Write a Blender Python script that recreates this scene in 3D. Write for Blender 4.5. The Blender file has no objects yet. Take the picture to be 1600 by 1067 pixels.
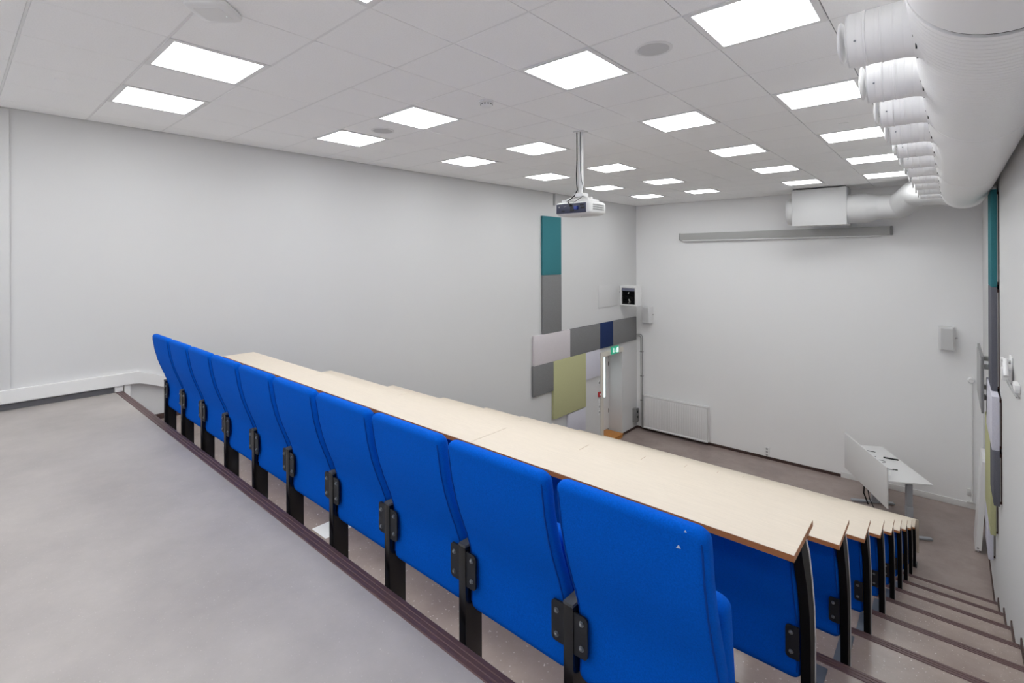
import bpy, bmesh, math, random
from mathutils import Vector, Matrix
random.seed(4)
PI = math.pi
S = bpy.context.scene
C = S.collection
ZO = 5.8                     # all heights below are measured from the ceiling; the hall floor ends up at z = 0

# ------------------------------------------------------------------ materials
def lin(c):
    c = c / 255.0
    return c / 12.92 if c <= 0.04045 else ((c + 0.055) / 1.055) ** 2.4
def rgb(r, g, b):
    return (lin(r), lin(g), lin(b), 1.0)

def mat(name, col, rough=0.6, spec=0.4, metal=0.0, noise=None, bump=None, sheen=0.0, emit=None, coat=0.0):
    """noise = (scale, amount, stretch xyz) ; bump = (scale, strength)"""
    m = bpy.data.materials.new(name); m.use_nodes = True
    nt = m.node_tree; b = nt.nodes['Principled BSDF']
    b.inputs['Base Color'].default_value = col
    b.inputs['Roughness'].default_value = rough
    b.inputs['Specular IOR Level'].default_value = spec
    b.inputs['Metallic'].default_value = metal
    b.inputs['Coat Weight'].default_value = coat
    if sheen:
        b.inputs['Sheen Weight'].default_value = sheen
        b.inputs['Sheen Roughness'].default_value = 0.5
    tc = nt.nodes.new('ShaderNodeTexCoord')
    if noise:
        sc, amt, st = noise
        mp = nt.nodes.new('ShaderNodeMapping'); mp.inputs['Scale'].default_value = st
        nt.links.new(tc.outputs['Object'], mp.inputs['Vector'])
        n = nt.nodes.new('ShaderNodeTexNoise'); n.inputs['Scale'].default_value = sc
        n.inputs['Detail'].default_value = 5.0
        nt.links.new(mp.outputs['Vector'], n.inputs['Vector'])
        r = nt.nodes.new('ShaderNodeValToRGB')
        r.color_ramp.elements[0].position = 0.3; r.color_ramp.elements[1].position = 0.7
        r.color_ramp.elements[0].color = tuple(x * (1 - amt) for x in col[:3]) + (1,)
        r.color_ramp.elements[1].color = tuple(min(1, x * (1 + amt)) for x in col[:3]) + (1,)
        nt.links.new(n.outputs['Fac'], r.inputs['Fac'])
        nt.links.new(r.outputs['Color'], b.inputs['Base Color'])
    if bump:
        n2 = nt.nodes.new('ShaderNodeTexNoise'); n2.inputs['Scale'].default_value = bump[0]
        n2.inputs['Detail'].default_value = 3.0
        nt.links.new(tc.outputs['Object'], n2.inputs['Vector'])
        bp = nt.nodes.new('ShaderNodeBump'); bp.inputs['Strength'].default_value = bump[1]
        bp.inputs['Distance'].default_value = 0.004
        nt.links.new(n2.outputs['Fac'], bp.inputs['Height'])
        nt.links.new(bp.outputs['Normal'], b.inputs['Normal'])
    if emit:
        b.inputs['Emission Color'].default_value = emit[0]
        b.inputs['Emission Strength'].default_value = emit[1]
    return m

def speckled(name, base, light, dark, rough, big=1.2, fleck=55.0):
    """linoleum: cloudy mottling plus small pale flecks"""
    m = mat(name, base, rough, 0.45)
    nt = m.node_tree; b = nt.nodes['Principled BSDF']
    tc = nt.nodes.new('ShaderNodeTexCoord')
    n = nt.nodes.new('ShaderNodeTexNoise'); n.inputs['Scale'].default_value = big; n.inputs['Detail'].default_value = 8
    n.inputs['Roughness'].default_value = 0.65
    nt.links.new(tc.outputs['Object'], n.inputs['Vector'])
    r = nt.nodes.new('ShaderNodeValToRGB')
    r.color_ramp.elements[0].position = 0.36; r.color_ramp.elements[1].position = 0.66
    r.color_ramp.elements[0].color = dark; r.color_ramp.elements[1].color = base
    nt.links.new(n.outputs['Fac'], r.inputs['Fac'])
    n3 = nt.nodes.new('ShaderNodeTexNoise'); n3.inputs['Scale'].default_value = fleck; n3.inputs['Detail'].default_value = 2
    nt.links.new(tc.outputs['Object'], n3.inputs['Vector'])
    r3 = nt.nodes.new('ShaderNodeValToRGB')
    r3.color_ramp.elements[0].position = 0.66; r3.color_ramp.elements[1].position = 0.74
    r3.color_ramp.elements[0].color = (0, 0, 0, 1); r3.color_ramp.elements[1].color = (1, 1, 1, 1)
    nt.links.new(n3.outputs['Fac'], r3.inputs['Fac'])
    mx = nt.nodes.new('ShaderNodeMix'); mx.data_type = 'RGBA'
    nt.links.new(r3.outputs['Color'], mx.inputs[0])
    nt.links.new(r.outputs['Color'], mx.inputs[6]); mx.inputs[7].default_value = light
    nt.links.new(mx.outputs[2], b.inputs['Base Color'])
    bp = nt.nodes.new('ShaderNodeBump'); bp.inputs['Strength'].default_value = 0.06; bp.inputs['Distance'].default_value = 0.003
    nt.links.new(n.outputs['Fac'], bp.inputs['Height']); nt.links.new(bp.outputs['Normal'], b.inputs['Normal'])
    return m

def ribbed(name, col, axis, period, strength, rough=0.5):
    """painted sheet metal with fine rolled ribs across an axis"""
    m = mat(name, col, rough, 0.4)
    nt = m.node_tree; b = nt.nodes['Principled BSDF']
    tc = nt.nodes.new('ShaderNodeTexCoord')
    sp = nt.nodes.new('ShaderNodeSeparateXYZ'); nt.links.new(tc.outputs['Object'], sp.inputs[0])
    mu = nt.nodes.new('ShaderNodeMath'); mu.operation = 'MULTIPLY'; mu.inputs[1].default_value = 1.0 / period
    nt.links.new(sp.outputs['XYZ'.index(axis)], mu.inputs[0])
    fr = nt.nodes.new('ShaderNodeMath'); fr.operation = 'FRACT'; nt.links.new(mu.outputs[0], fr.inputs[0])
    r = nt.nodes.new('ShaderNodeValToRGB')
    r.color_ramp.elements[0].position = 0.0; r.color_ramp.elements[0].color = (0, 0, 0, 1)
    r.color_ramp.elements[1].position = 0.16; r.color_ramp.elements[1].color = (1, 1, 1, 1)
    e = r.color_ramp.elements.new(0.84); e.color = (1, 1, 1, 1)
    e = r.color_ramp.elements.new(1.0); e.color = (0, 0, 0, 1)
    nt.links.new(fr.outputs[0], r.inputs['Fac'])
    bp = nt.nodes.new('ShaderNodeBump'); bp.inputs['Strength'].default_value = strength; bp.inputs['Distance'].default_value = 0.004
    nt.links.new(r.outputs['Color'], bp.inputs['Height']); nt.links.new(bp.outputs['Normal'], b.inputs['Normal'])
    return m

M = {}
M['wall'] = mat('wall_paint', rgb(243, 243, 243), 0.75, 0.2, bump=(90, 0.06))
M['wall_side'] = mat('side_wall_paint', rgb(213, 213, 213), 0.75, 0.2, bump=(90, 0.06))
M['tile'] = mat('ceiling_tile', rgb(249, 249, 249), 0.9, 0.15, noise=(120, 0.03, (1, 1, 1)), bump=(300, 0.12))
M['grid'] = mat('ceiling_grid', rgb(140, 140, 140), 0.7, 0.2)
M['tbar'] = mat('ceiling_tbar', rgb(236, 236, 236), 0.6, 0.25)
M['white'] = mat('white_enamel', rgb(232, 232, 232), 0.4, 0.45)
M['trim'] = mat('white_trim', rgb(230, 230, 229), 0.5, 0.4)
M['platform'] = speckled('platform_linoleum', rgb(180, 174, 170), rgb(189, 184, 181), rgb(163, 157, 154), 0.48, 1.6, 120)
M['lino'] = speckled('tread_linoleum', rgb(166, 151, 143), rgb(218, 207, 197), rgb(148, 133, 126), 0.26, 2.2, 60)
M['hall'] = speckled('hall_linoleum', rgb(162, 147, 141), rgb(180, 166, 159), rgb(147, 132, 127), 0.24, 2.0, 90)
M['nosing'] = mat('nosing_rubber', rgb(96, 72, 72), 0.42, 0.4, noise=(6, 0.08, (1, 1, 1)))
M['brown'] = mat('brown_skirting', rgb(70, 52, 48), 0.5, 0.4)
M['greyskirt'] = mat('grey_skirting', rgb(105, 105, 108), 0.55, 0.35)
M['blue'] = mat('blue_wool', rgb(0, 90, 200), 0.8, 0.06, noise=(260, 0.12, (1, 1, 1)), bump=(900, 0.3))
M['bluepipe'] = mat('blue_piping', rgb(2, 66, 156), 0.85, 0.15)
M['scuff'] = mat('worn_fabric', rgb(190, 205, 225), 0.9, 0.1)
M['black'] = mat('black_powder_coat', rgb(20, 20, 22), 0.2, 0.5)
M['legblack'] = mat('black_leg_paint', rgb(17, 17, 18), 0.55, 0.12)
M['plate'] = mat('black_plate', rgb(24, 26, 32), 0.45, 0.45, bump=(500, 0.08))
M['edge'] = mat('lit_edge_grey', rgb(205, 205, 206), 0.5, 0.3)  # pale grey paints the light caught along the black legs' front edge
M['cap'] = mat('grey_plastic_cap', rgb(74, 76, 80), 0.5, 0.4)
M['bolt'] = mat('steel_bolt', rgb(150, 155, 160), 0.3, 0.5, metal=1.0)
M['foot'] = mat('grey_steel_foot', rgb(96, 102, 110), 0.35, 0.5)
M['desk'] = mat('pale_beech_laminate', rgb(217, 206, 190), 0.55, 0.2, noise=(9, 0.035, (1.2, 22, 22)))
M['deskedge'] = mat('beech_edge', rgb(176, 116, 72), 0.5, 0.35, noise=(12, 0.12, (1, 30, 30)))
M['teal'] = mat('teal_felt', rgb(62, 122, 130), 0.95, 0.1, noise=(160, 0.1, (1, 1, 1)), bump=(500, 0.25))
M['grey'] = mat('grey_felt', rgb(127, 127, 128), 0.95, 0.1, noise=(140, 0.12, (1, 1, 1)), bump=(500, 0.25))
M['dgrey'] = mat('slate_felt', rgb(104, 105, 113), 0.95, 0.1, noise=(140, 0.12, (1, 1, 1)), bump=(500, 0.25))
M['pale'] = mat('pale_mauve_felt', rgb(210, 204, 207), 0.95, 0.1, noise=(140, 0.06, (1, 1, 1)), bump=(500, 0.2))
M['navy'] = mat('navy_felt', rgb(43, 58, 98), 0.95, 0.1, noise=(140, 0.1, (1, 1, 1)), bump=(500, 0.25))
M['green'] = mat('moss_green_felt', rgb(188, 188, 146), 0.95, 0.1, noise=(140, 0.07, (1, 1, 1)), bump=(500, 0.2))
M['lilac'] = mat('lilac_felt', rgb(210, 209, 220), 0.95, 0.1, noise=(140, 0.06, (1, 1, 1)), bump=(500, 0.2))
M['gap_backing'] = mat('shaded_gap_brown', rgb(52, 28, 22), 0.6, 0.3)  # dark brown stands in for shade in the gap behind the felt panels
M['rail'] = mat('aluminium_rail', rgb(170, 168, 166), 0.4, 0.5, metal=0.8)
M['duct'] = ribbed('duct_paint', rgb(248, 248, 248), 'Y', 0.04, 1.0, 0.45)
M['duct_x'] = ribbed('branch_paint', rgb(246, 246, 246), 'X', 0.03, 0.25, 0.45)
M['ductwhite'] = mat('duct_white', rgb(246, 246, 246), 0.5, 0.3)
M['boxwhite'] = mat('silencer_white', rgb(204, 204, 204), 0.6, 0.3)
M['gap'] = mat('dark_joint', rgb(40, 40, 40), 0.8, 0.1)
M['case'] = mat('screen_case', rgb(180, 180, 178), 0.5, 0.4)
M['greyplas'] = mat('grey_plastic', rgb(168, 168, 168), 0.5, 0.4)
M['midgrey'] = mat('mid_grey_metal', rgb(132, 132, 132), 0.45, 0.5)
M['speaker'] = mat('speaker_grey', rgb(222, 222, 222), 0.6, 0.3)
M['grille'] = mat('grille_grey', rgb(208, 208, 208), 0.8, 0.2, bump=(700, 0.3))
M['desktop_grey'] = mat('grey_laminate', rgb(229, 229, 229), 0.45, 0.4)
M['alu'] = mat('silver_paint', rgb(165, 168, 174), 0.4, 0.5)
M['cable'] = mat('black_cable', rgb(26, 26, 28), 0.5, 0.4)
M['paper'] = mat('white_paper', rgb(238, 238, 236), 0.8, 0.2)
M['projside'] = mat('projector_white', rgb(226, 226, 224), 0.45, 0.4)
M['projback'] = mat('projector_navy', rgb(52, 56, 78), 0.4, 0.5)
M['port'] = mat('socket_black', rgb(16, 17, 22), 0.4, 0.5)
M['portblue'] = mat('socket_blue', rgb(40, 60, 140), 0.4, 0.5)
M['oak'] = mat('orange_oak', rgb(196, 132, 62), 0.45, 0.4, noise=(6, 0.12, (14, 1.5, 14)))
M['cream'] = mat('cream_casing', rgb(222, 217, 206), 0.5, 0.35)
M['red'] = mat('alarm_red', rgb(178, 40, 46), 0.4, 0.4)
M['louvre'] = mat('black_louvre', rgb(18, 18, 22), 0.3, 0.5)
M['visor'] = mat('lilac_grey', rgb(120, 122, 142), 0.5, 0.4)
M['exit'] = mat('exit_green', rgb(60, 165, 135), 0.5, 0.3, emit=(rgb(60, 190, 150), 0.35))
M['exitwhite'] = mat('exit_white', rgb(235, 250, 245), 0.5, 0.3, emit=(rgb(225, 255, 245), 0.7))
M['led'] = mat('status_light', rgb(230, 255, 250), 0.5, 0.3, emit=(rgb(220, 255, 250), 3.0))
M['glow'] = mat('light_diffuser', rgb(250, 250, 250), 0.6, 0.2, emit=((0.966, 0.988, 1.0, 1), 12.4))
M['pane'] = mat('lit_pane', rgb(225, 238, 240), 0.15, 0.5, emit=(rgb(222, 240, 243), 1.1))

# ------------------------------------------------------------------ mesh building
class MB:
    def __init__(s): s.bm = bmesh.new()
    def box(s, x0, x1, y0, y1, z0, z1, bev=0.0, seg=2, mi=0):
        b = bmesh.new()
        r = bmesh.ops.create_cube(b, size=1.0)
        for v in b.verts:
            v.co = Vector(((x0 + x1) / 2 + v.co.x * (x1 - x0), (y0 + y1) / 2 + v.co.y * (y1 - y0), (z0 + z1) / 2 + v.co.z * (z1 - z0)))
        if bev > 0:
            bmesh.ops.bevel(b, geom=list(b.edges), offset=bev, segments=seg, profile=0.6, affect='EDGES', clamp_overlap=True)
        s._add(b, mi); return s
    def _add(s, b, mi=0, mtx=None):
        if mtx is not None: bmesh.ops.transform(b, matrix=mtx, verts=b.verts)
        vm = {}
        for v in b.verts: vm[v] = s.bm.verts.new(v.co)
        for f in b.faces:
            try:
                nf = s.bm.faces.new([vm[v] for v in f.verts]); nf.material_index = mi if mi else f.material_index
            except ValueError: pass
        b.free()
    def obox(s, c, ax, ay, hx, hy, hz, bev=0.0, mi=0):
        """oriented box: centre c, unit axes ax, ay, half sizes"""
        b = bmesh.new(); bmesh.ops.create_cube(b, size=2.0)
        for v in b.verts: v.co = Vector((v.co.x * hx, v.co.y * hy, v.co.z * hz))
        if bev: bmesh.ops.bevel(b, geom=list(b.edges), offset=bev, segments=2, profile=0.6, affect='EDGES', clamp_overlap=True)
        ax = Vector(ax).normalized(); ay = Vector(ay).normalized(); az = ax.cross(ay)
        m = Matrix((ax, ay, az)).transposed().to_4x4(); m.translation = Vector(c)
        s._add(b, mi, m); return s
    def loft(s, rings, cap=True, mi=0):
        vs = [[s.bm.verts.new(Vector(p)) for p in r] for r in rings]
        n = len(vs[0])
        for a, b in zip(vs[:-1], vs[1:]):
            for i in range(n):
                j = (i + 1) % n
                try: s.bm.faces.new((a[i], a[j], b[j], b[i])).material_index = mi
                except ValueError: pass
        if cap:
            for r in (list(reversed(vs[0])), vs[-1]):
                try: s.bm.faces.new(r).material_index = mi
                except ValueError: pass
        return s
    def tube(s, pts, r, seg=10, cap=True, mi=0):
        pts = [Vector(p) for p in pts]
        rs = r if isinstance(r, (list, tuple)) else [r] * len(pts)
        rings = []; ref = None
        for i, p in enumerate(pts):
            t = (pts[min(i + 1, len(pts) - 1)] - pts[max(i - 1, 0)]).normalized()
            if ref is None:
                ref = Vector((0, 0, 1)) if abs(t.z) < 0.9 else Vector((1, 0, 0))
            u = t.cross(ref).normalized(); w = u.cross(t).normalized(); ref = w
            rings.append([p + (u * math.cos(a) + w * math.sin(a)) * rs[i] for a in [2 * PI * k / seg for k in range(seg)]])
        return s.loft(rings, cap, mi)
    def lathe(s, c, axis, prof, seg=32, mi=0):
        """prof = [(distance along axis, radius)]"""
        a = Vector(axis).normalized(); u = a.orthogonal().normalized(); w = a.cross(u)
        c = Vector(c)
        rings = [[c + a * d + (u * math.cos(t) + w * math.sin(t)) * max(r, 1e-4) for t in [2 * PI * k / seg for k in range(seg)]] for d, r in prof]
        return s.loft(rings, True, mi)
    def prism(s, poly, ax, a, b, mi=0):
        """extrude a polygon given in the two other axes (cyclic order) along ax"""
        def P(p, t):
            if ax == 'x': return (t, p[0], p[1])
            if ax == 'y': return (p[0], t, p[1])
            return (p[0], p[1], t)
        return s.loft([[P(p, a) for p in poly], [P(p, b) for p in poly]], True, mi)
    def mesh(s, name, org, smooth=35):
        bm = s.bm
        bmesh.ops.remove_doubles(bm, verts=bm.verts, dist=1e-6)
        bmesh.ops.recalc_face_normals(bm, faces=bm.faces)
        bmesh.ops.translate(bm, verts=bm.verts, vec=-Vector(org))
        for f in bm.faces: f.smooth = True
        th = math.radians(smooth)
        for e in bm.edges:
            if len(e.link_faces) == 2:
                e.smooth = e.calc_face_angle(0) < th
            else: e.smooth = False
        me = bpy.data.meshes.new(name); bm.to_mesh(me); bm.free()
        return me

ORG = {}
def part(name, mb, m, parent, label=None):
    org = ORG[parent.name]
    me = mb.mesh(name, org)
    for k in (m if isinstance(m, (list, tuple)) else [m]): me.materials.append(M[k])
    o = bpy.data.objects.new(name, me); C.objects.link(o); o.parent = parent
    if label: o['label'] = label
    ORG[o.name] = org
    return o
def tag(o, label, cat, group=None, kind=None):
    o['label'] = label; o['category'] = cat
    if group: o['group'] = group
    if kind: o['kind'] = kind
def thing(name, label, cat, org, group=None, kind=None):
    o = bpy.data.objects.new(name, None); C.objects.link(o)
    o.empty_display_size = 0.05
    o.location = (org[0], org[1], org[2] + ZO); tag(o, label, cat, group, kind)
    ORG[o.name] = Vector(org)
    return o
def solo(name, mb, m, label, cat, org, group=None, kind=None):
    me = mb.mesh(name, org)
    for k in (m if isinstance(m, (list, tuple)) else [m]): me.materials.append(M[k])
    o = bpy.data.objects.new(name, me); C.objects.link(o)
    o.location = (org[0], org[1], org[2] + ZO); tag(o, label, cat, group, kind)
    ORG[o.name] = Vector(org)
    return o
def copy_tree(o, parent=None):
    c = o.copy(); C.objects.link(c)
    if parent is not None: c.parent = parent
    for ch in list(o.children): copy_tree(ch, c)
    return c
def struct(name, mb, m, label, cat, org=(0, 0, 0)):
    return solo(name, mb, m, label, cat, org, None, 'structure')
ORD = ['', 'first', 'second', 'third', 'fourth', 'fifth', 'sixth', 'seventh', 'eighth', 'ninth', 'tenth', 'eleventh', 'twelfth']

# ------------------------------------------------------------------ the room
XL, XR, YF, YB, ZF = -0.29, 6.32, 11.08, -2.6, -5.8
N0y, N0z, PY, RZ = 0.27, -2.645, 0.885, (5.8 - 2.645) / 9.0
def ny(k): return N0y + PY * k
def nz(k): return N0z - RZ * k

mb = MB().box(XL - .6, XR + .2, ny(8), YF + .2, ZF - .2, ZF)
struct('floor', mb, 'hall', 'brown speckled linoleum floor at the front of the lecture hall', 'floor')
def nosing_strip(k, parent):
    y, z = ny(k), nz(k)
    p = [(y - .055, z + .0005), (y - .052, z + .004), (y - .043, z + .004), (y - .041, z + .0025), (y - .034, z + .0025), (y - .032, z + .005),
         (y - .024, z + .005), (y - .022, z + .0025), (y - .015, z + .0025), (y - .013, z + .005), (y + .002, z + .005), (y + .007, z + .001),
         (y + .007, z - .032), (y + .0005, z - .034), (y + .0005, z + .0003), (y - .02, z + .0003)]
    return part('nosing_strip', MB().prism(p, 'x', XL + .014, XR - .014), 'nosing', parent, 'ribbed dark brown rubber nosing strip')
t = thing('platform', 'grey linoleum landing at the top behind the back row of chairs', 'platform', (3, -1.2, N0z), kind='structure')
part('landing', MB().box(XL - .2, XR + .2, YB, N0y, ZF, N0z), 'platform', t)
nosing_strip(0, t)
for k in range(1, 9):
    w = ORD[k]
    t = thing('tier', 'brown speckled linoleum tier, %s step down from the grey landing' % w, 'step', (3, ny(k) - .4, nz(k)), kind='structure')
    part('tread', MB().box(XL - .2, XR + .2, ny(k - 1), ny(k), ZF, nz(k)), 'lino', t)
    nosing_strip(k, t)

# walls: the left one has a deep door recess
DY0, DY1, DZ = 9.39, 10.31, -3.70
mb = MB().box(XL - .6, XL, YB, DY0, ZF - .2, .06).box(XL - .6, XL, DY1, YF + .2, ZF - .2, .06).box(XL - .6, XL, DY0, DY1, DZ, .06)
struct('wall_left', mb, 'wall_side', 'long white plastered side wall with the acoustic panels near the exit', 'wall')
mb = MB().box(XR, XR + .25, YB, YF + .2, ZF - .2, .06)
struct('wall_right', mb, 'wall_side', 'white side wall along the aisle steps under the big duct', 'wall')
mb = MB().box(XL, XR, YF, YF + .25, ZF - .2, .06)
struct('wall_front', mb, 'wall', 'white front wall with projection screen case and radiator', 'wall')
mb = MB().box(XL - .6, XR + .25, YB - .25, YB, ZF, .06)
struct('wall_back', mb, 'wall', 'white back wall behind the landing', 'wall')
# plain pilaster at the rear of the left wall
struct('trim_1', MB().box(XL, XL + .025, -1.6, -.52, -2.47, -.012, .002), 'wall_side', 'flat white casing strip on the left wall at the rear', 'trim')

# ceiling: 0.6 m tiles in a grid; openings where the lamps sit
LAMPS = [(c, r) for c in (1, 3, 6, 8) for r in range(-3, 18, 3)]  # rearmost row and one by the duct: unseen, added to light the landing
mb = MB(); g = .0026
xs = [XL + .008] + [.6 * i for i in range(0, 11)] + [XR]
ys = [YB] + [.6 * j for j in range(-4, 19)] + [YF - .006]
for i in range(len(xs) - 1):
    for j in range(len(ys) - 1):
        if xs[i + 1] - xs[i] < .02 or ys[j + 1] - ys[j] < .02: continue
        ci, rj = round(xs[i] / .6), round(ys[j] / .6)
        if i > 0 and (ci, rj) in LAMPS and abs(xs[i] - .6 * ci) < 1e-3: continue
        dz = random.uniform(-.0006, .0006)
        mb.box(xs[i] + g, xs[i + 1] - g, ys[j] + .0075, ys[j + 1] - .0075, dz, .02, .0015, 1)
t = thing('ceiling', 'suspended ceiling of white square mineral tiles', 'ceiling', (3, 4, 0), kind='structure')
part('tile_field', mb, 'tile', t)
mb = MB()
for x in [.6 * i for i in range(0, 11)]: mb.box(x - .012, x + .012, YB, YF, .006, .03)
mb.box(XL - .1, XR + .1, YB, YF + .1, .04, .06)
part('grid_back', mb, 'grid', t)
mb = MB()
for y in [.6 * j for j in range(-4, 19)]: mb.box(XL + .008, XR, y - .0062, y + .0062, .0016, .0055)
part('grid_bar', mb, 'tbar', t)

# skirtings, trunking
struct('baseboard_left', MB().box(XL, XL + .012, YB, N0y - .07, N0z, N0z + .05, .001), 'greyskirt', 'dark grey skirting along the landing under the white trunking', 'baseboard')
mb = MB()
mb.box(XL, XL + .012, ny(8) + .02, DY0 - .12, ZF, ZF + .055).box(XL, XL + .012, DY1 + .0, YF, ZF, ZF + .055)
for k in range(1, 9):
    mb.box(XL, XL + .012, ny(k - 1) + .01, ny(k), nz(k), nz(k) + .055)
struct('trim_2', mb, 'brown', 'dark brown skirting stepping down the left wall', 'trim')
mb = MB()
mb.box(XR - .012, XR, ny(8) + .02, YF, ZF, ZF + .055)
for k in range(1, 9):
    mb.box(XR - .012, XR, ny(k - 1) + .01, ny(k), nz(k), nz(k) + .055)
    mb.box(XR - .010, XR, ny(k) - .004, ny(k) + .010, nz(k) - .02, nz(k) + .06)
mb.box(XR - .012, XR, YB, N0y, N0z, N0z + .055)
struct('baseboard_right', mb, 'brown', 'dark brown skirting stepping down beside the aisle', 'baseboard')
struct('baseboard_front', MB().box(XL, 4.22, YF - .012, YF, ZF, ZF + .06), 'brown', 'dark brown skirting along the front wall under the radiator', 'baseboard')
struct('trim_3', MB().box(4.22, XR, YF - .016, YF, ZF, ZF + .105, .002), 'trim', 'white skirting along the front wall behind the grey table', 'trim')
# cable trunking: level along the landing, then down with the tiers
sl = RZ / PY
T0, T1 = -2.465, -2.577
p = [(YB, T0), (.40, T0), (ny(8) + .1, T0 - sl * (ny(8) - .30)), (ny(8) + .1, T1 - sl * (ny(8) - .30)), (.40, T1), (YB, T1)]
t = thing('cable_trunking', 'white cable trunking running along the landing then sloping down the left wall', 'trunking', (XL, .4, -2.52))
part('trunking_channel', MB().prism(p, 'x', XL + .0015, XL + .05), 'trim', t)
part('joint_cover', MB().prism([(.36, T0 + .002), (.40, T0 + .002), (.445, T0 - .018), (.445, T1 - .02), (.40, T1 - .002), (.36, T1 - .002)], 'x', XL + .0015, XL + .053), 'trim', t)
struct('trim_4', MB().box(XL, XL + .035, N0y - .065, N0y + .0, N0z + .006, N0z + .065, .002).box(XL, XL + .03, N0y + .012, N0y + .06, N0z - RZ + .06, N0z + .066, .002),
       'trim', 'small white end block where the grey skirting stops at the landing edge', 'trim')

# door recess: leaf, narrow lit window, casing, oak step
t = thing('door_1', 'white exit door with a narrow lit window deep in the left wall', 'door', (XL - .39, 9.85, ZF), kind='structure')
lf = part('door_leaf', MB().box(XL - .44, XL - .39, DY0, 9.99, ZF + .1, DZ).box(XL - .44, XL - .39, 10.165, DY1, ZF + .1, DZ)
          .box(XL - .44, XL - .39, 9.99, 10.165, ZF + .1, -4.88).box(XL - .44, XL - .39, 9.99, 10.165, -3.86, DZ), 'white', t)
part('window_pane', MB().box(XL - .425, XL - .41, 9.99, 10.165, -4.88, -3.86), 'pane', lf)
part('hinge', MB().tube([(XL - .385, 10.297, -4.0), (XL - .385, 10.297, -4.1)], .01).tube([(XL - .385, 10.297, -5.2), (XL - .385, 10.297, -5.3)], .01), 'midgrey', lf)
mb = MB().box(XL, XL + .018, 9.27, DY0, ZF, DZ + .115, .002).box(XL, XL + .018, DY0, DY1 + .02, DZ, DZ + .115, .002)
part('door_casing', mb, 'cream', t, 'cream door casing')
part('threshold', MB().box(XL - .44, XL - .39, DY0, DY1, ZF, ZF + .1), 'greyplas', t)
t = thing('door_step', 'orange oak step in front of the recessed exit door', 'step', (-.45, 9.9, ZF))
part('step_top', MB().box(XL - .388, -.2, 9.42, 10.2, ZF + .075, ZF + .1, .003), 'oak', t)
part('step_base', MB().box(XL - .38, -.215, 9.435, 10.185, ZF, ZF + .075), 'oak', t)

# ------------------------------------------------------------------ chairs
PROF = [(-2.585, .352), (-2.56, .352), (-2.50, .355), (-2.43, .356), (-2.36, .348), (-2.30, .328), (-2.25, .308), (-2.20, .290), (-2.15, .274),
        (-2.07, .256), (-2.00, .246), (-1.95, .236), (-1.925, .228)]
def yb(z):
    if z <= PROF[0][0]: return PROF[0][1]
    for (a, ya), (b, y_b) in zip(PROF[:-1], PROF[1:]):
        if a <= z <= b:
            u = (z - a) / (b - a); u = u * u * (3 - 2 * u) * .35 + u * .65
            return ya + (y_b - ya) * u
    return PROF[-1][1]
def rrect(cx, cy, hx, hy, r, z, tilt=0.0, n=4):
    pts = []
    r = min(r, hx * .98, hy * .98)
    for sx, sy, a0 in ((1, 1, 0), (-1, 1, PI / 2), (-1, -1, PI), (1, -1, 1.5 * PI)):
        for i in range(n + 1):
            a = a0 + PI / 2 * i / n
            px = cx + sx * (hx - r) + r * math.cos(a); py = cy + sy * (hy - r) + r * math.sin(a)
            pts.append((px, py, z))
    return pts
CW = .212
def slab(cx, zs, yc, th, hw, rc, rr):
    """upright cushion: stacked rounded-rectangle rings with rounded ends"""
    z0, z1 = zs
    lv = []
    for i in range(7):
        a = PI / 2 * i / 6; lv.append((z0 + rc * (1 - math.cos(a)), rc * (1 - math.sin(a))))
    n = 22
    for i in range(1, n): lv.append((z0 + rc + (z1 - z0 - 2 * rc) * i / n, 0))
    for i in range(7):
        a = PI / 2 * i / 6; lv.append((z1 - rc + rc * math.sin(a), rc * (1 - math.cos(a))))
    rings = []
    for z, d in lv:
        h = max(th / 2 - d * th / 2 / rc * .75, .004)
        rings.append(rrect(cx, yc(z), hw - d, h, rr, z))
    return rings
def make_chair(label, group, top=-1.950):
    t = thing('auditorium_chair', label, 'chair', (0, .38, nz(1)), group)
    th = .052; dt = top + 1.925
    b = part('backrest', MB().loft(slab(0, (-2.585, top), lambda z: yb(z) + th / 2, th, CW, .028, .02)), 'blue', t)
    n = 26
    for sgn in (1, -1):
        q = [(sgn * (CW - .011), yb(z) + .0006, z) for z in [-2.55 + (2.55 - 1.965 + dt) * i / n for i in range(n + 1)]]
        q += [(sgn * (CW - .0125), yb(-1.955 + dt) + .003, -1.955 + dt), (sgn * (CW - .016), yb(-1.945 + dt) + .008, -1.944 + dt)]
        part('piping', MB().tube(q, .0024, 6), 'bluepipe', b)
    ycs = lambda z: .452 + (z + 2.60) * (-.055 / .42)
    part('seat', MB().loft(slab(0, (-2.60, -2.18), ycs, .07, CW - .002, .03, .026)), 'blue', t, 'blue seat tipped up against the back')
    return t
GR0 = 'blue chairs in the back row'
PITCH = .4605; P0 = 5.515
def chair_x(i): return P0 - PITCH * (i + .5)
base = None
r0chairs = []
for i in range(10):
    lab = ('blue upholstered chair at the aisle end of the back row, with two pale scuffs' if i == 0 else
           'blue upholstered chair at the left wall end of the back row' if i == 9 else
           'blue upholstered chair in the back row, %s from the aisle' % ORD[i + 1])
    if base is None: base = o = make_chair(lab, GR0)
    else: o = copy_tree(base); o['label'] = lab; o['group'] = GR0
    o.location.x = chair_x(i)
    r0chairs.append(o)
DP0 = 5.497
low = None
def row_chair(k, i, lab, grp):
    global low
    if low is None: low = o = make_chair(lab, grp, -2.045)
    else: o = copy_tree(low); o['label'] = lab; o['group'] = grp
    o.location = (DP0 - PITCH * (i + .5), .38 + PY * k, nz(1) + ZO - RZ * k)
    return o
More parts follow.
